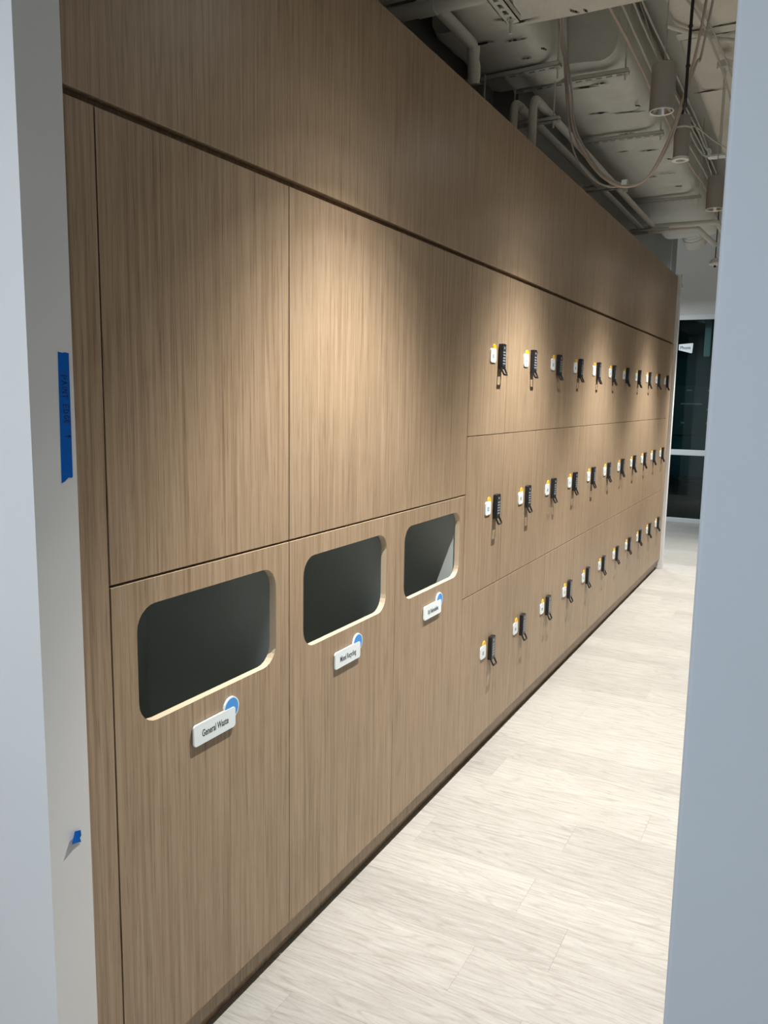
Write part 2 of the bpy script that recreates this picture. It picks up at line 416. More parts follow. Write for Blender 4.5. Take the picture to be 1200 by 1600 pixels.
# ------------------------------------------------------------------ lockers
LP = 0.42
ROWS = [(1.393, 2.040, 1.660), (0.752, 1.393, 1.037), (0.100, 0.752, 0.418)]     # bottom, top, bottom of lock body
door_me = []; body_me = []
for z0, z1, zl in ROWS:
    top = z1 if z1 == 2.040 else z1 - G
    bot = z0 if z0 == 0.100 else z0 + G
    door_me.append(MB().bbox(-0.020, 0.0, 0.0011, LP - 0.0011, bot, top, 0.0008).mesh('door', WOOD))
    body_me.append(MB().box(-0.50, -0.0215, 0.0005, LP - 0.0005, bot, top - (0.012 if z1 == 2.040 else 0.002)).mesh('body', GAPSHADE))
# lock: origin at lower corner (y = 0) of its body
lk = MB(); out = rrect(0.0, 0.046, 0.0, 0.103, 0.004, 3); lk.prism_x(out, 0.0, 0.0155)
lk.prism_x(rrect(0.0015, 0.0445, 0.0015, 0.1015, 0.003, 3), 0.0155, 0.0170)
lock_me = lk.mesh('keypad_lock', BLACK)
face_me = MB().prism_x(rrect(0.006, 0.040, 0.012, 0.096, 0.003, 3), 0.0170, 0.0176).mesh('keypad_face', PANELK)
kb = MB()
for rr in range(5):
    for cc in range(2):
        yy = 0.0105 + cc * 0.014; zz = 0.020 + rr * 0.0115
        kb.prism_x(rrect(yy, yy + 0.010, zz, zz + 0.0055, 0.0015, 2), 0.0176, 0.0181)
kb.prism_x(arc((0.023, 0.086), 0.0048, 0, 330, 11), 0.0176, 0.0181)
keys_me = kb.mesh('keys', KEY)
# pull handle: a squared loop leaning out from the foot of the lock
hb = MB(); r = 0.0040
pts = bend([(0.010, 0.003, 0.012), (0.019, 0.003, -0.008), (0.026, 0.003, -0.022), (0.026, 0.043, -0.022), (0.019, 0.043, -0.008), (0.010, 0.043, 0.012)], 0.004, 3)
hb.tube(pts, r, 6)
handle_me = hb.mesh('pull_handle', BLACK, True, 60)
# number tag
tg = MB().prism_x(rrect(0.0, 0.062, 0.0, 0.056, 0.012, 4), 0.0, 0.0040).mesh('number_tag', SIGNW)
td = MB().prism_x(arc((0.044, 0.056), 0.0185, 0, 345, 23), 0.0, 0.0030).mesh('tag_disc', YELLOW)
rown = ['top', 'middle', 'bottom']
ordn = ['first', 'second', 'third', 'fourth', 'fifth', 'sixth', 'seventh', 'eighth', 'ninth', 'tenth', 'eleventh']
numcache = {}
for ri, (z0, z1, zl) in enumerate(ROWS):
    for ci in range(11):
        y0 = ci * LP
        lab = 'oak locker with black keypad lock, %s row, %s column from the waste cabinets' % (rown[ri], ordn[ci])
        t = thing('locker', lab, 'locker', (0, y0, 0), 'oak lockers')
        put('body', body_me[ri], t); put('door', door_me[ri], t)
        k = put('keypad_lock', lock_me, t, (0, 0.310, zl))
        put('keypad_face', face_me, k); put('pull_handle', handle_me, k)
        put('keys', keys_me, k)
        g = put('number_tag', tg, t, (0, 0.214, zl + 0.024))
        put('tag_disc', td, g)
        s = '%02d' % (ci * 3 + ri + 1)
        put('lettering', text_mesh('lettering', s, 0.022, INKT, 0.9, 0.0002, 0.0002), g, (0.0042, 0.030, 0.024))

# ------------------------------------------------------------------ masking tape on the wall corner
def ribbon(b, pts, w, x=0.0009):
    """flat pen stroke in the y-z plane"""
    for (a, c) in zip(pts[:-1], pts[1:]):
        dy, dz = c[0] - a[0], c[1] - a[1]; l = math.hypot(dy, dz) or 1; ny, nz = -dz / l * w / 2, dy / l * w / 2
        ey, ez = dy / l * w * .3, dz / l * w * .3
        q = [(a[0] + ny - ey, a[1] + nz - ez), (a[0] - ny - ey, a[1] - nz - ez), (c[0] - ny + ey, c[1] - nz + ez), (c[0] + ny + ey, c[1] + nz + ez)]
        b.add([(x, *p) for p in q], [(0, 1, 2, 3)])
TX = 0.0016
tape = thing('masking_tape', 'long blue masking tape strip with handwriting on white wall corner', 'tape', (TX, 0, 0))
tp = MB().prism_x([(-1.8885, 1.6075), (-1.880, 1.6062), (-1.872, 1.6072), (-1.8655, 1.606), (-1.8668, 1.388), (-1.870, 1.3865), (-1.876, 1.3875), (-1.884, 1.3815), (-1.8915, 1.3785)], 0, 0.0004)
tp.build('tape_strip', TAPE, tape)
STROKES = {'P': [[(0, 0), (0, 1)], [(0, 1), (.6, .85), (.55, .55), (0, .45)]], 'A': [[(0, 0), (.35, 1), (.7, 0)], [(.15, .4), (.6, .4)]], 'I': [[(.2, 0), (.2, 1)]],
           'N': [[(0, 0), (.05, 1), (.6, 0), (.65, 1)]], 'T': [[(.3, 0), (.3, 1)], [(0, .95), (.65, 1)]], 'E': [[(.6, 1), (.05, .95), (0, .05), (.6, 0)], [(.05, .5), (.5, .52)]],
           'D': [[(0, 0), (0, 1), (.5, .8), (.6, .4), (.4, .08), (0, 0)]], 'G': [[(.6, .85), (.3, 1), (.05, .7), (.1, .15), (.4, 0), (.6, .2), (.6, .45), (.35, .45)]],
           '^': [[(.3, 0), (.3, 1)], [(.05, .65), (.3, 1), (.55, .65)]]}
# letters run down the strip, each turned a quarter turn clockwise (cap height along +y)
hw = MB(); z = 1.567; sz = 0.0095
for ch in 'PAINT EDGE  ^':
    if ch == ' ': z -= 0.008; continue
    base = -1.8835 + (1.567 - z) * 0.035
    for st in STROKES[ch]:
        ribbon(hw, [(base + v_ * sz * 1.15, z - u_ * sz) for u_, v_ in st], 0.0013, 0.00055)
    z -= sz * (0.55 if ch == 'I' else 0.98)
hw.build('handwriting', PEN, tape)
sc = MB(); pts = [(-1.908, 0.702), (-1.898, 0.723), (-1.882, 0.717), (-1.88, 0.705), (-1.884, 0.702), (-1.881, 0.692), (-1.893, 0.697)]
nv = len(pts); xs = [0.0075, 0.005, 0.002, 0.001, 0.0015, 0.001, 0.003]
sc.add([(x, *p) for x, p in zip(xs, pts)] + [(x + 0.0004, *p) for x, p in zip(xs, pts)] + [(0.003, -1.892, 0.708), (0.0034, -1.892, 0.708)],
       [(i, (i + 1) % nv, 2 * nv) for i in range(nv)] + [(nv + i, 2 * nv + 1, nv + (i + 1) % nv) for i in range(nv)] + [(i, nv + i, nv + (i + 1) % nv, (i + 1) % nv) for i in range(nv)])
tag(sc.build('masking_tape', TAPE, None, loc=(TX, 0, 0)), 'small torn scrap of blue tape low on the white wall corner', 'tape')
tag(MB().prism_x([(4.80, 2.632), (4.828, 2.630), (4.834, 2.655), (4.808, 2.659)], 0.0262, 0.0268).build('tape_scrap', GREENT), 'tiny green tape scrap on top of the white nib past the lockers', 'tape')

# ------------------------------------------------------------------ phone room sign and contents
ps = thing('room_sign', 'white sign reading Phone on the glass of the far room', 'sign', (0, 7.99, 0))
pm = MB(); o = [(-0.425, 2.255), (-0.262, 2.268), (-0.256, 2.26), (-0.262, 2.150), (-0.275, 2.145), (-0.425, 2.185)]
pm.add([(x, 0.0, z_) for x, z_ in o] + [(x, 0.010, z_) for x, z_ in o], [tuple(range(6)), tuple(range(11, 5, -1))] + [(i, (i + 1) % 6, 6 + (i + 1) % 6, 6 + i) for i in range(6)])
spl = pm.build('sign_plate', SIGNW, ps)
tm = text_mesh('lettering', 'Phone', 0.055, INK, 0.9, 0.0004, 0.0006)
for v_ in tm.vertices: x, y, z = v_.co; v_.co = (y, -x, z)
put('lettering', tm, spl, (-0.345, -0.0008, 2.212))
nb = thing('notice_board', 'faint dark notice board on the teal wall of phone room', 'board', (0, 9.89, 0))
MB().bbox(-1.0, 0.75, -0.03, 0.0, 1.05, 1.78, 0.004).build('board_panel', BOARD, nb)
for (x, z_, w) in ((-0.55, 1.70, .08), (-0.25, 1.70, .22), (-.18, 1.63, .12), (-0.62, 1.5, .30), (-0.2, 1.5, .2), (-.25, 1.42, .2), (-.2, 1.34, .16), (-.6, 1.22, .05), (-.25, 1.22, .18)):
    MB().box(x, x + w, -0.032, -0.03, z_, z_ + 0.022).build('text_line', PALE, nb)
vp = MB().bbox(-0.17, -0.09, 8.35, 8.39, 2.12, 2.88, 0.004)  # pale upright bar behind the glass
tag(vp.build('pale_bar', PALE), 'pale vertical bar inside the far glazed phone room', 'panel')
dk = thing('wall_desk', 'low black desk ledge inside the far glazed phone room', 'desk', (0, 0, 0))
MB().bbox(-1.45, 0.6, 9.3, 9.85, 0.40, 0.44, 0.004).build('ledge', BRACK, dk)
MB().bbox(-0.95, -0.90, 9.35, 9.80, 0.0, 0.40, 0.004).build('support', BRACK, dk); MB().bbox(0.45, 0.50, 9.35, 9.80, 0.0, 0.40, 0.004).build('support', BRACK, dk)

# ------------------------------------------------------------------ ducts overhead
def wrapped(axis, a0, a1, u, z, r, seg=0.06, j=0.008, seed=0, taper=None):
    """insulated rectangular duct with soft corners and an uneven wrap; axis 'x' or 'y'"""
    b = MB(); n = max(2, int((a1 - a0) / seg)); prof = rrect(u[0], u[1], z[0], z[1], r, 5)
    P = []
    for i in range(len(prof)):              # subdivide the flats
        p, q = prof[i], prof[(i + 1) % len(prof)]; d = math.hypot(q[0] - p[0], q[1] - p[1]); k = max(1, int(d / 0.07))
        P += [(p[0] + (q[0] - p[0]) * t / k, p[1] + (q[1] - p[1]) * t / k) for t in range(k)]
    m = len(P); cu, cz = (u[0] + u[1]) / 2, (z[0] + z[1]) / 2; v = []
    for i in range(n + 1):
        a = a0 + (a1 - a0) * i / n
        e = min(i, n - i); shrink = 0.0 if e > 0 else 0.02
        for (pu, pz) in P:
            q = Vector((a * 2.3 + seed, pu * 3.1, pz * 3.1)); d = noise.noise(q) * j + noise.noise(q * 3.1) * j * 0.5
            l = math.hypot(pu - cu, pz - cz); s = (l + d - shrink) / l
            w = (cu + (pu - cu) * s, cz + (pz - cz) * s)
            v.append((a, w[0], w[1]) if axis == 'x' else (w[0], a, w[1]))
    f = [(i * m + k, i * m + (k + 1) % m, (i + 1) * m + (k + 1) % m, (i + 1) * m + k) for i in range(n) for k in range(m)]
    f += [tuple(range(m)), tuple(n * m + k for k in range(m))]
    return b.add(v, f)

def crack(b, x, y, z, length, ang, seed, w=0.006):
    """torn seam: a ragged thin sliver under a duct"""
    random.seed(seed); n = 9; top = []; bot = []
    for i in range(n + 1):
        t = i / n; s = (t - .5) * length; h = w * math.sin(math.pi * t) * random.uniform(.3, 1.2) + 0.0006; o = random.uniform(-1, 1) * w * .6
        cx, cy = x + s * math.cos(ang), y + s * math.sin(ang); nx, ny = -math.sin(ang), math.cos(ang)
        top.append((cx + nx * (o + h), cy + ny * (o + h), z)); bot.append((cx + nx * (o - h), cy + ny * (o - h), z))
    m = n + 1
    b.add(top + bot, [(i, i + 1, m + i + 1, m + i) for i in range(n)])
    b.add([(p[0], p[1], p[2] + 0.004) for p in top + bot], [(i, m + i, m + i + 1, i + 1) for i in range(n)])

d1 = thing('main_duct', 'large painted wrapped duct running along the corridor over the lockers', 'duct', (0, 0, 0))
db = wrapped('y', 1.26, 5.9, (-0.34, 0.205), (3.150, 3.60), 0.09, 0.08, 0.012, 3).build('duct_wrap', WRAP2, d1, True, sharp=60)
nk = wrapped('y', 0.505, 1.25, (-0.44, -0.03), (3.075, 3.52), 0.06, 0.06, 0.012, 11).build('duct_neck', WRAP2, d1, True, sharp=60)
cb = MB()
for i, (x, y_, l, an) in enumerate([(-0.02, 1.52, .14, .05), (0.06, 1.50, .09, .1), (0.10, 1.98, .20, .2), (-0.05, 1.93, .12, .05), (0.17, 1.90, .05, .9), (0.08, 2.75, .13, .15), (-0.08, 2.7, .09, 0), (0.10, 3.35, .12, .1), (0.17, 3.0, .08, .7), (-0.02, 3.4, .10, 0), (0.12, 3.75, .06, .5), (.02, 2.35, .1, 0)]):
    crack(cb, x, y_, 3.1495 - 0.008, l, an, i)
cb.build('torn_seam', CRACK, db)
for i, (x, y_, l, an) in enumerate([(-0.10, 0.66, .1, .1), (-0.25, 0.63, .13, .05), (-0.02, 0.80, .04, 1.0), (-.12, .86, .05, .2)]):
    q = MB(); crack(q, x, y_, 3.068, l, an, 40 + i); q.build('torn_seam', CRACK, nk)
d2 = thing('cross_duct', 'bright beige wrapped duct crossing the corridor nearest the camera', 'duct', (0, 0, 0))
dd = wrapped('x', -0.26, 1.93, (-0.50, 0.500), (3.03, 3.48), 0.06, 0.08, 0.010, 21).build('duct_wrap', WRAP, d2, True, sharp=60)
cb = MB()
for i, (x, y_, l, an) in enumerate([(0.02, 0.41, .12, 0), (-0.06, 0.36, .06, .4), (0.22, 0.42, .05, 0.9), (0.26, .43, .03, 1.2)]): crack(cb, x, y_, 3.024, l, an, 60 + i, 0.004)
cb.build('torn_seam', CRACK, dd)
d3 = thing('side_duct', 'pale wrapped duct behind the pendant lamps on the right', 'duct', (0, 0, 0))
de = wrapped('y', 0.8, 7.7, (0.36, 1.25), (3.41, 3.66), 0.07, 0.10, 0.012, 33).build('duct_wrap', WRAP, d3, True, sharp=60)
cb = MB()
for i, (x, y_, l, an) in enumerate([(0.50, 1.80, .22, 0), (0.62, 1.80, .16, 0.05), (0.45, 2.6, .2, 0), (0.7, 2.62, .2, 0.1), (.62, 3.4, .12, .3), (.5, 3.9, .1, .1), (.8, 3.1, .08, .6), (.55, 4.6, .2, 0)]): crack(cb, x, y_, 3.400, l, an, 80 + i, 0.007)
cb.build('torn_seam', CRACK, de)
MB().add([], []); bd = MB()
bd.add([(0.38, 1.72, 3.399), (1.2, 1.72, 3.399), (1.2, 1.79, 3.397), (0.38, 1.79, 3.397), (0.38, 1.72, 3.402), (1.2, 1.72, 3.402), (1.2, 1.79, 3.402), (0.38, 1.79, 3.402)], [(0, 1, 2, 3), (0, 4, 5, 1), (3, 2, 6, 7)])
bd.build('seam_tape', WRAP2, de)
# round ducts
rd = thing('round_duct', 'stubby white round duct beyond the end of the main duct', 'duct', (0, 0, 0))
ptsr = bend([(-0.10, 5.888, 3.36), (-0.12, 6.25, 3.36), (-0.09, 6.42, 3.20)], 0.15, 6)
rbo = MB().tube(ptsr, 0.115, 24).build('duct_tube', WRAP, rd, True)
for i in range(1, len(ptsr) - 1):
    a, c = Vector(ptsr[i]), Vector(ptsr[i + 1]); dv = (c - a).normalized() * 0.008
    MB().tube([a - dv, a + dv], 0.120, 24).build('duct_rib', WRAP, rbo, True)
fx = MB(); P = smooth_path([(1.3, 1.30, 3.305), (1.0, 1.36, 3.305), (0.85, 1.46, 3.30), (0.79, 1.60, 3.305)], 8)
fx.tube(P, [0.085 + (0.004 if i % 2 else -0.003) for i in range(len(P))], 18)
tag(fx.build('flexible_duct', WRAP, None, True, sharp=70), 'short bent flexible duct beside the small round lamp canopy', 'duct')

# ------------------------------------------------------------------ strut channels on threaded rods
def strut(a, b, w, h, label, rods, group='strut hangers', rodtop=3.69, roddrop=0.03, rodr=0.0045):
    """slotted channel from a to b (level); rods at fractions along it"""
    a, b = Vector(a), Vector(b); d = (b - a); Ln = d.length; d.normalize(); s = Vector((-d.y, d.x, 0)); zz = a.z
    t = thing('strut_hanger', label, 'strut', tuple(a), group)
    m = MB()
    def bx(l0, l1, s0, s1, z0, z1):
        P = [d * l + s * q + Vector((0, 0, k)) for l in (l0, l1) for q in (s0, s1) for k in (z0, z1)]
        m.add(P, [(0, 1, 3, 2), (4, 6, 7, 5), (0, 4, 5, 1), (2, 3, 7, 6), (0, 2, 6, 4), (1, 5, 7, 3)])
    hw_ = w / 2; sl = w * 0.16; th = 0.003
    bx(0, Ln, -hw_, -hw_ + th, 0, h); bx(0, Ln, hw_ - th, hw_, 0, h)
    bx(0, Ln, -hw_, -sl, 0, th); bx(0, Ln, sl, hw_, 0, th); bx(0, Ln, -hw_, hw_, h - th, h)
    l = 0.0
    while l < Ln:
        bx(l, min(l + 0.020, Ln), -sl, sl, 0, th); l += 0.050
    m.build('channel', STEEL, t)
    for fr in rods:
        p = d * (Ln * fr)
        rr_ = MB().tube([p + Vector((0, 0, -roddrop)), p + Vector((0, 0, rodtop - zz))], rodr, 8).build('threaded_rod', STEEL, t, True)
        MB().lathe([(0.0001, 0.0), (0.016, 0.0), (0.016, -0.003), (0.009, -0.003), (0.009, -0.010), (0.0001, -0.010)], 6, tuple(p)).build('nut', STEEL, rr_)
    return t
strut((-0.46, 0.985, 3.045), (0.015, 0.950, 3.045), 0.04, 0.021, 'slotted channel under the duct neck, nearest of the duct hangers', (0.015, 0.97), roddrop=0.05)
strut((-0.34, 1.33, 3.105), (0.24, 1.325, 3.105), 0.04, 0.021, 'slotted channel under the main duct, second hanger from the camera', (0.97,))
strut((-0.34, 2.32, 3.105), (0.24, 2.33, 3.105), 0.04, 0.021, 'slotted channel under the main duct, third hanger from the camera', (0.97,))
strut((-0.30, 4.02, 3.105), (0.25, 4.02, 3.105), 0.04, 0.021, 'slotted channel under the main duct, hanger above the far crossing pipes', (0.97,), roddrop=0.06)
strut((-0.31, 1.20, 2.892), (-0.055, 1.20, 2.892), 0.04, 0.021, 'short slotted channel carrying two pipes near their elbows', (0.08, 0.88), rodtop=3.14)
strut((-0.33, 2.62, 2.892), (-0.045, 2.62, 2.892), 0.04, 0.030, 'short channel under two pipes behind the hanging cable loop', (0.08,), rodtop=2.95)
strut((-0.30, 4.06, 2.890), (0.02, 4.06, 2.890), 0.04, 0.021, 'short channel under the far ends of the two pipes', (0.5,), roddrop=0.05, rodtop=3.14)
strut((0.118, -0.55, 2.850), (0.118, 0.02, 2.850), 0.05, 0.024, 'broad slotted channel running lengthwise under the beige cross duct', (0.955,), rodtop=3.02, roddrop=0.045, rodr=0.006)
# end clamp on the second pipe hanger
cl = thing('pipe_clamp', 'small round clamp at the end of the channel behind cable loop', 'clamp', (-0.045, 2.62, 2.92))
MB().tube([(0, 0, 0), (0.035, 0, 0.005)], 0.022, 12).build('clamp_ring', STEEL, cl, True); MB().box(0.0, 0.03, -0.008, 0.008, -0.05, -0.018).build('clamp_bolt', STEEL, cl)

# ------------------------------------------------------------------ pipes
def pipe(label, pts, r, br=0.06, mat=None, collars=()):
    t = thing('ceiling_pipe', label, 'pipe', tuple(pts[0]))
    o = Vector(pts[0]); P = bend([Vector(p) - o for p in pts], br, 7)
    b = MB().tube(P, r, 16).build('pipe_run', mat or PIPE, t, True)
    for (p, dv, w) in collars:
        p = Vector(p) - o; dv = Vector(dv)
        MB().tube([p - dv * w / 2, p + dv * w / 2], r * 1.12, 16).build('collar', mat or PIPE, b, True)
    return t
pipe('slim pipe bending down behind the fascia, the one nearer the corridor', [(-0.12, 0.985, 2.64), (-0.12, 0.985, 2.945), (-0.12, 4.10, 2.945)], 0.0195, 0.06, collars=[((-0.12, 1.10, 2.945), (0, 1, 0), 0.10)])
pipe('slim pipe bending down behind the fascia, the one nearer the wall', [(-0.205, 0.955, 2.64), (-0.205, 0.955, 2.928), (-0.205, 4.10, 2.928)], 0.0195, 0.06, collars=[((-0.205, 1.08, 2.928), (0, 1, 0), 0.10)])
pipe('thick pipe crossing above the fascia top, lower of the two', [(-0.34, -0.105, 2.905), (0.75, -0.105, 2.905)], 0.027, collars=[((-0.16, -0.105, 2.905), (1, 0, 0), 0.07)])
pipe('thick pipe crossing above the fascia top, upper one at frame edge', [(-0.34, -0.225, 2.915), (0.75, -0.225, 2.915)], 0.027, collars=[((-0.12, -0.225, 2.915), (1, 0, 0), 0.05)])
t = pipe('pipe under the duct neck ending in a torn wrapped elbow', [(-0.185, -0.05, 2.965), (-0.185, 0.38, 2.965), (-0.185, 0.405, 2.82)], 0.023, 0.02)
b = MB().tube([(0, 0.445, -0.005), (0, 0.452, -0.05), (0.002, 0.456, -0.075), (0, 0.457, -0.11), (0, 0.458, -0.14)], [0.026, 0.021, 0.024, 0.026, 0.022], 12).build('torn_wrap', WRAP, t, True)
pipe('nearer of the two pipes crossing at the far end of lockers', [(-0.30, 4.14, 2.945), (0.36, 4.16, 2.945), (0.36, 5.0, 2.945)], 0.022, 0.06)
pipe('farther of the two pipes crossing at the far end of lockers', [(-0.30, 4.24, 2.93), (0.20, 4.26, 2.93), (0.26, 5.0, 2.92)], 0.022, 0.06)
rod = thing('hanger_rod', 'thin bare rod hanging just above the fascia top', 'rod', (-0.335, 0.905, 2.68))
MB().tube([(0, 0, 0), (0, 0, 0.37)], 0.0045, 8).build('rod', STEEL, rod, True); MB().box(-0.012, 0.03, -0.01, 0.01, 0.03, 0.045).build('rod_clip', STEEL, rod)

# ------------------------------------------------------------------ cables
def cable(label, pts, r, mat, loc=None, name='cable', group=None):
    b = MB().tube(smooth_path(pts, 7), r, 7)
    return tag(b.build(name, mat, None, True, sharp=80), label, 'cable', group)
loop = [(0.03, 0.80, 3.36), (0.005, 0.98, 3.16), (0.022, 1.0, 3.075), (0.043, 1.0, 2.929), (0.070, 1.0, 2.785), (0.120, 1.0, 2.675), (0.214, 1.0, 2.558), (0.318, 1.0, 2.500), (0.415, 1.0, 2.525), (0.492, 0.97, 2.640), (0.545, 0.93, 2.76), (0.60, 0.88, 2.93), (0.645, 0.80, 3.12), (0.67, 0.75, 3.36)]
cable('buff cable in the low hanging loop, outermost strand', loop, 0.0058, CABLEPINK)
cable('grey cable in the low hanging loop, inner strand', [(x + 0.006 + (0.006 if i % 2 else 0.0), y + 0.012, z + 0.009) for i, (x, y, z) in enumerate(loop[:-2])] + [(0.625, 0.90, 2.96), (0.665, 0.84, 3.14), (0.70, 0.8, 3.37)], 0.0050, CABLE)
cable('slack thin cable drooping wider than the loop beside pipes', [(0.04, 0.82, 3.36), (0.010, 1.02, 3.08), (0.045, 1.03, 2.80), (0.085, 1.03, 2.66), (0.165, 1.03, 2.56), (0.24, 1.02, 2.515), (0.318, 1.01, 2.505)], 0.0040, CABLE)
lb = MB().bbox(0.306, 0.330, 0.994, 1.000, 2.508, 2.530, 0.001)
tag(lb.build('cable_label', SIGNW), 'small white label wrapped round the bottom of cable loop', 'label')
cable('black cable dropping to the slim white rimmed lamp', [(0.615, 0.72, 3.30), (0.603, 0.75, 3.115), (0.600, 0.75, 2.888), (0.594, 0.78, 2.74), (0.560, 0.96, 2.80), (0.551, 1.0, 2.775)], 0.0065, CABLEBLK)
for z_ in (2.88, 3.03): 
    tag(MB().tube([(0.601, 0.75, z_ - 0.004), (0.601, 0.75, z_ + 0.004)], 0.0095, 8).build('cable_tie', CABLEBLK, None, True), 'black tie on the dropping black cable, %s one' % ('lower' if z_ < 3 else 'upper'), 'tie')
run = [('pale flat cable along the edge of the main duct', 0.245, 3.20, CABLEPINK, 0.007, 0), ('dark cable in the gap beside the main duct', 0.275, 3.24, CABLE, 0.006, 1), ('thin cable high in the gap beside main duct', 0.305, 3.30, CABLE, 0.005, 2), ('second thin cable high in the gap beside main duct', 0.33, 3.34, CABLE, 0.005, 3)]
for lab, x, z_, m_, r_, k in run:
    cable(lab, [(x + 0.012 * math.sin(i * 1.3 + k), 0.7 + i * 0.55, z_ + 0.012 * math.cos(i * 1.9 + k)) for i in range(10)], r_, m_)
cable('cable slanting across the side duct towards far junction box', [(0.44, 1.1, 3.39), (0.52, 1.5, 3.37), (0.575, 1.9, 3.30), (0.60, 2.3, 3.24), (0.585, 3.0, 3.24), (0.55, 3.6, 3.22)], 0.0055, CABLE)
cable('second cable slanting beside the first on the side duct', [(0.46, 1.1, 3.39), (0.54, 1.5, 3.38), (0.60, 1.9, 3.32), (0.64, 2.4, 3.26), (0.62, 3.0, 3.27), (0.56, 3.6, 3.24)], 0.0045, CABLE)
cable('wavy thin cable from the slim lamp to the right', [(0.56, 1.02, 2.735), (0.60, 1.10, 2.745), (0.66, 1.3, 2.73), (0.73, 1.5, 2.73), (0.86, 1.6, 2.70)], 0.0028, CABLE)
cable('curved conduit arching behind the round lamp canopy', [(0.36, 1.55, 3.385), (0.48, 1.70, 3.375), (0.60, 1.82, 3.375), (0.74, 1.88, 3.37), (0.95, 1.84, 3.36)], 0.012, WRAP, name='conduit')
cable('thin wire slanting down to the nearest pendant lamp', [(0.33, 0.72, 3.33), (0.43, 0.64, 3.08), (0.53, 0.55, 2.826)], 0.0022, CABLE)
jb = thing('junction_box', 'grey junction box in the clutter beside the second pendant lamp', 'box', (0.50, 3.35, 2.98))
MB().bbox(-0.06, 0.06, -0.06, 0.06, 0, 0.08, 0.004).build('box_body', PIPE, jb); MB().bbox(-0.065, 0.065, -0.065, 0.065, -0.006, 0.0, 0.001).build('box_lid', STEEL, jb)
MB().tube([(0, 0, 0.08), (0, 0, 0.425)], 0.006, 8).build('drop_rod', STEEL, jb, True)
jb2 = thing('cable_bracket', 'white bracket with bunched wires above the second pendant lamp', 'bracket', (0.545, 2.30, 2.93))
MB().bbox(-0.045, 0.05, -0.03, 0.03, 0, 0.012, 0.002).build('bracket_plate', SIGNW, jb2); MB().bbox(-0.045, -0.030, -0.03, 0.03, 0.012, 0.05, 0.002).build('bracket_lug', SIGNW, jb2)
MB().tube([(0.02, 0, 0.012), (0.02, 0, 0.475)], 0.004, 8).build('drop_rod', STEEL, jb2, True)
MB().tube(smooth_path([(-0.02, 0.0, 0.02), (-0.06, 0.02, 0.06), (-0.12, 0.05, 0.18), (-0.2, 0.1, 0.33)], 5), 0.005, 6).build('wire', SIGNW, jb2, True)
MB().tube(smooth_path([(-0.03, 0.0, 0.012), (-0.075, 0.02, 0.03), (-0.14, 0.05, 0.13), (-0.21, 0.1, 0.29)], 5), 0.005, 6).build('wire', SIGNW, jb2, True)

# ------------------------------------------------------------------ pendant downlights
PROFILE = [(0, 1.45), (14, 1.45), (20, 1.40), (26, 1.22), (30, 0.95), (33, 0.66), (36, 0.40), (40, 0.18), (45, 0.062), (52, 0.024), (62, 0.009), (75, 0.003), (89, 0.0)]   # degrees off axis, relative candela
def spot(parent, loc, w, col=(1.0, 0.965, 0.895)):
    l = bpy.data.lights.new('downlight', 'SPOT'); l.energy = w; l.spot_size = math.radians(176); l.spot_blend = 0.05
    l.color = col; l.shadow_soft_size = 0.007
    l.use_nodes = True; nt = l.node_tree; em = nt.nodes['Emission']
    tc = nt.nodes.new('ShaderNodeTexCoord'); sx = nt.nodes.new('ShaderNodeSeparateXYZ'); nt.links.new(tc.outputs['Normal'], sx.inputs[0])
    ab = nt.nodes.new('ShaderNodeMath'); ab.operation = 'ABSOLUTE'; nt.links.new(sx.outputs['Z'], ab.inputs[0])
    ac = nt.nodes.new('ShaderNodeMath'); ac.operation = 'ARCCOSINE'; nt.links.new(ab.outputs[0], ac.inputs[0])
    dv = nt.nodes.new('ShaderNodeMath'); dv.operation = 'DIVIDE'; dv.inputs[1].default_value = math.pi / 2; nt.links.new(ac.outputs[0], dv.inputs[0])
    cr = nt.nodes.new('ShaderNodeValToRGB'); cr.color_ramp.interpolation = 'LINEAR'; e = cr.color_ramp.elements
    while len(e) < len(PROFILE): e.new(0.5)
    for q, (a, k) in zip(e, PROFILE): q.position = a / 90; q.color = (k / 1.45, k / 1.45, k / 1.45, 1)
    nt.links.new(dv.outputs[0], cr.inputs[0])
    mu = nt.nodes.new('ShaderNodeMath'); mu.operation = 'MULTIPLY'; mu.inputs[1].default_value = 1.45; nt.links.new(cr.outputs[0], mu.inputs[0])
    nt.links.new(mu.outputs[0], em.inputs['Strength'])
    o = bpy.data.objects.new('downlight', l); COL.objects.link(o); o.parent = parent; o.location = loc
    return o
def pendant(x, y, zb, h, r, label, ztop, w, canopy=True):
    t = thing('pendant_lamp', label, 'lamp', (x, y, zb), 'pendant downlights along the lockers')
    hs = MB().lathe([(r - 0.002, 0.0), (r, 0.002), (r, h - 0.003), (r - 0.003, h), (0.012, h), (0.0001, h)], 36).build('housing', LAMP, t, True)
    MB().lathe([(r - 0.006, 0.0015), (r - 0.002, -0.0015), (r, 0.001), (r, 0.004)], 36).build('rim', LAMPRIM, hs, True)
    MB().lathe([(r - 0.004, 0.001), (r - 0.010, 0.020), (r - 0.020, 0.045), (r - 0.026, 0.055)], 36).build('reflector', REFL, t, True)
    MB().lathe([(0.0001, 0.055), (r - 0.025, 0.055), (r - 0.025, 0.058), (0.0001, 0.058)], 24).build('led_disc', LED, t)
    MB().tube([(0, 0, h), (0.002, 0, ztop - zb - 0.03)], 0.0022, 6).build('suspension_cable', CABLEBLK if False else CABLE, t, True)
    if canopy:
        MB().lathe([(0.0001, -0.035), (0.036, -0.035), (0.038, -0.032), (0.038, 0.0), (0.0001, 0.0)], 24, (0, 0, ztop - zb)).build('canopy', LAMPRIM, t, True)
    spot(t, (0, 0, -0.004), w)
    return t
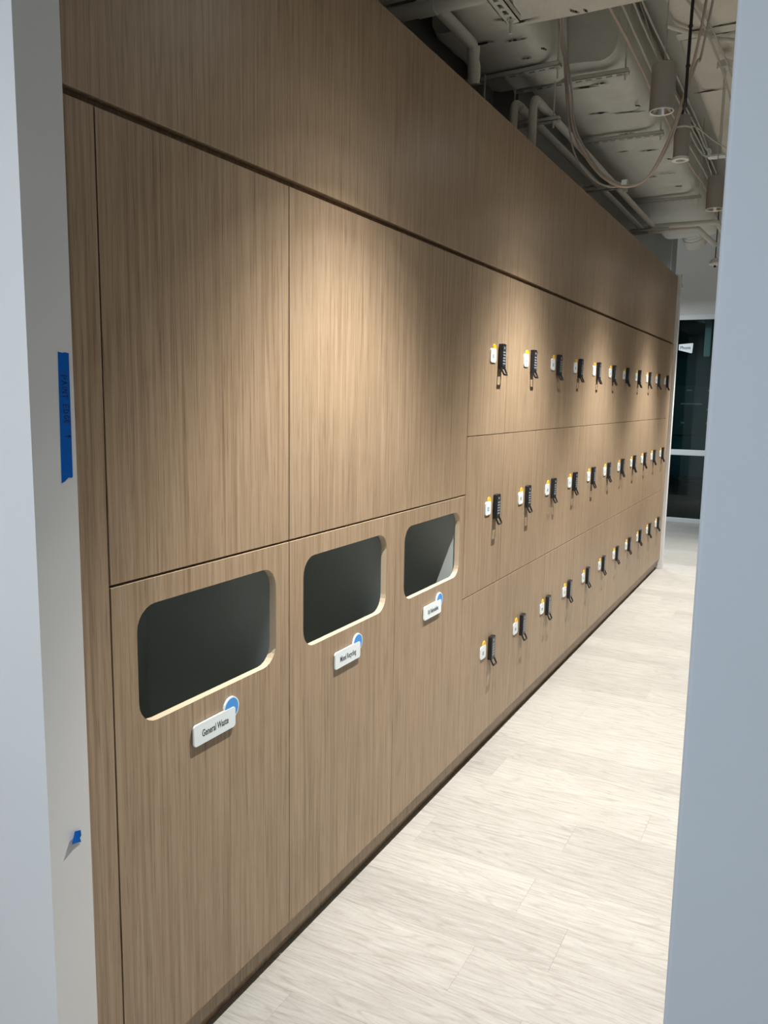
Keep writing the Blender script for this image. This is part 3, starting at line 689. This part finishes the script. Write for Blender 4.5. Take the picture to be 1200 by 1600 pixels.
SP = [(-0.95, 'pendant lamp above the waste cabinets, out at the top of frame'), (0.545, 'large grey cylinder pendant lamp, nearest in view with bright reflector'), (2.05, 'grey cylinder pendant lamp half hidden by the blue grey wall'), (3.58, 'grey cylinder pendant lamp over the far lockers behind the right wall'), (5.10, 'grey cylinder pendant lamp past the end of the lockers')]
PX = [0.545, 0.546, 0.585, 0.585, 0.585]; PZ = [2.645, 2.652, 2.590, 2.585, 2.585]; PT = [3.03, 3.73, 3.352, 3.40, 3.40]
for i, (y, lab) in enumerate(SP):
    pendant(PX[i], y, PZ[i], 0.172, 0.0465, lab, PT[i], SPOT_W, canopy=(i != 1))
# the slimmer fitting with a white ring
sl = thing('slim_lamp', 'slim unlit grey lamp with white ring held by the cable loop', 'lamp', (0.552, 1.02, 2.592))
MB().lathe([(0.0325, 0.010), (0.033, 0.012), (0.033, 0.128), (0.031, 0.130), (0.031, 0.134), (0.033, 0.136), (0.033, 0.180), (0.030, 0.183), (0.0001, 0.183)], 28).build('housing', LAMP, sl, True)
MB().lathe([(0.0200, 0.006), (0.020, -0.002), (0.036, -0.001), (0.037, 0.004), (0.036, 0.010), (0.0325, 0.012)], 28).build('ring', LAMPRIM, sl, True)
MB().lathe([(0.0001, 0.012), (0.020, 0.006)], 20).build('lens', LAMP, sl, True)
MB().lathe([(0.0335, 0.128), (0.0342, 0.130), (0.0342, 0.134), (0.0335, 0.136)], 28).build('band', LAMPRIM, sl, True)
# small dome hanging at the far end
dm = thing('dome_pendant', 'small white dome hanging on a thin cord at the far end', 'fixture', (0.272, 5.0, 2.745))
MB().lathe([(0.0001, -0.004), (0.045, 0.0), (0.052, 0.012), (0.046, 0.034), (0.026, 0.052), (0.006, 0.062), (0.0001, 0.064)], 24).build('dome', LAMPRIM, dm, True)
MB().tube([(0, 0, 0.06), (0, 0, 0.62)], 0.0045, 8).build('cord', CABLEBLK, dm, True)
MB().lathe([(0.0001, -0.020), (0.010, -0.020), (0.010, -0.002), (0.0001, -0.002)], 12).build('sensor', BLACK, dm)
for a in (0, 2.1, 4.2):
    MB().tube([(0.004 * math.cos(a), 0.004 * math.sin(a), 0.066), (0.050 * math.cos(a), 0.050 * math.sin(a), 0.020)], 0.0025, 6).build('stay', CABLEBLK, dm, True)

# ------------------------------------------------------------------ added fill lights, unseen, in the rooms next door
def fill_panel(label, x, y, z, sx, sy, w, col):
    t = thing('added_fill_panel', label, 'lamp', (x, y, z))
    fr = MB()
    for (a, b_, c, d) in ((-sx / 2 - .03, sx / 2 + .03, -sy / 2 - .03, -sy / 2), (-sx / 2 - .03, sx / 2 + .03, sy / 2, sy / 2 + .03), (-sx / 2 - .03, -sx / 2, -sy / 2, sy / 2), (sx / 2, sx / 2 + .03, -sy / 2, sy / 2)): fr.box(a, b_, c, d, 0, 0.05)
    fr.build('frame', FRAMEW, t)
    MB().box(-sx / 2, sx / 2, -sy / 2, sy / 2, 0.012, 0.05).build('diffuser', PANELGLOW, t)
    for dx in (-1, 1): MB().tube([(dx * sx * .45, 0, 0.05), (dx * sx * .45, 0, 3.7 - z)], 0.004, 6).build('suspension_rod', STEEL, t)
    l = bpy.data.lights.new('fill_light', 'AREA'); l.shape = 'RECTANGLE'; l.size = sx; l.size_y = sy; l.energy = w; l.color = col
    o = bpy.data.objects.new('fill_light', l); COL.objects.link(o); o.parent = t; o.location = (0, 0, 0.008)
fill_panel('added unseen cool fill panel in the room before the doorway', 0.1, -4.0, 2.75, 1.2, 0.6, ROOM_W, (0.86, 0.93, 1.0))
fill_panel('added unseen cool fill panel in the lobby past the lockers', -0.9, 6.6, 2.80, 1.2, 0.6, HALL_W, (0.86, 0.94, 1.0))
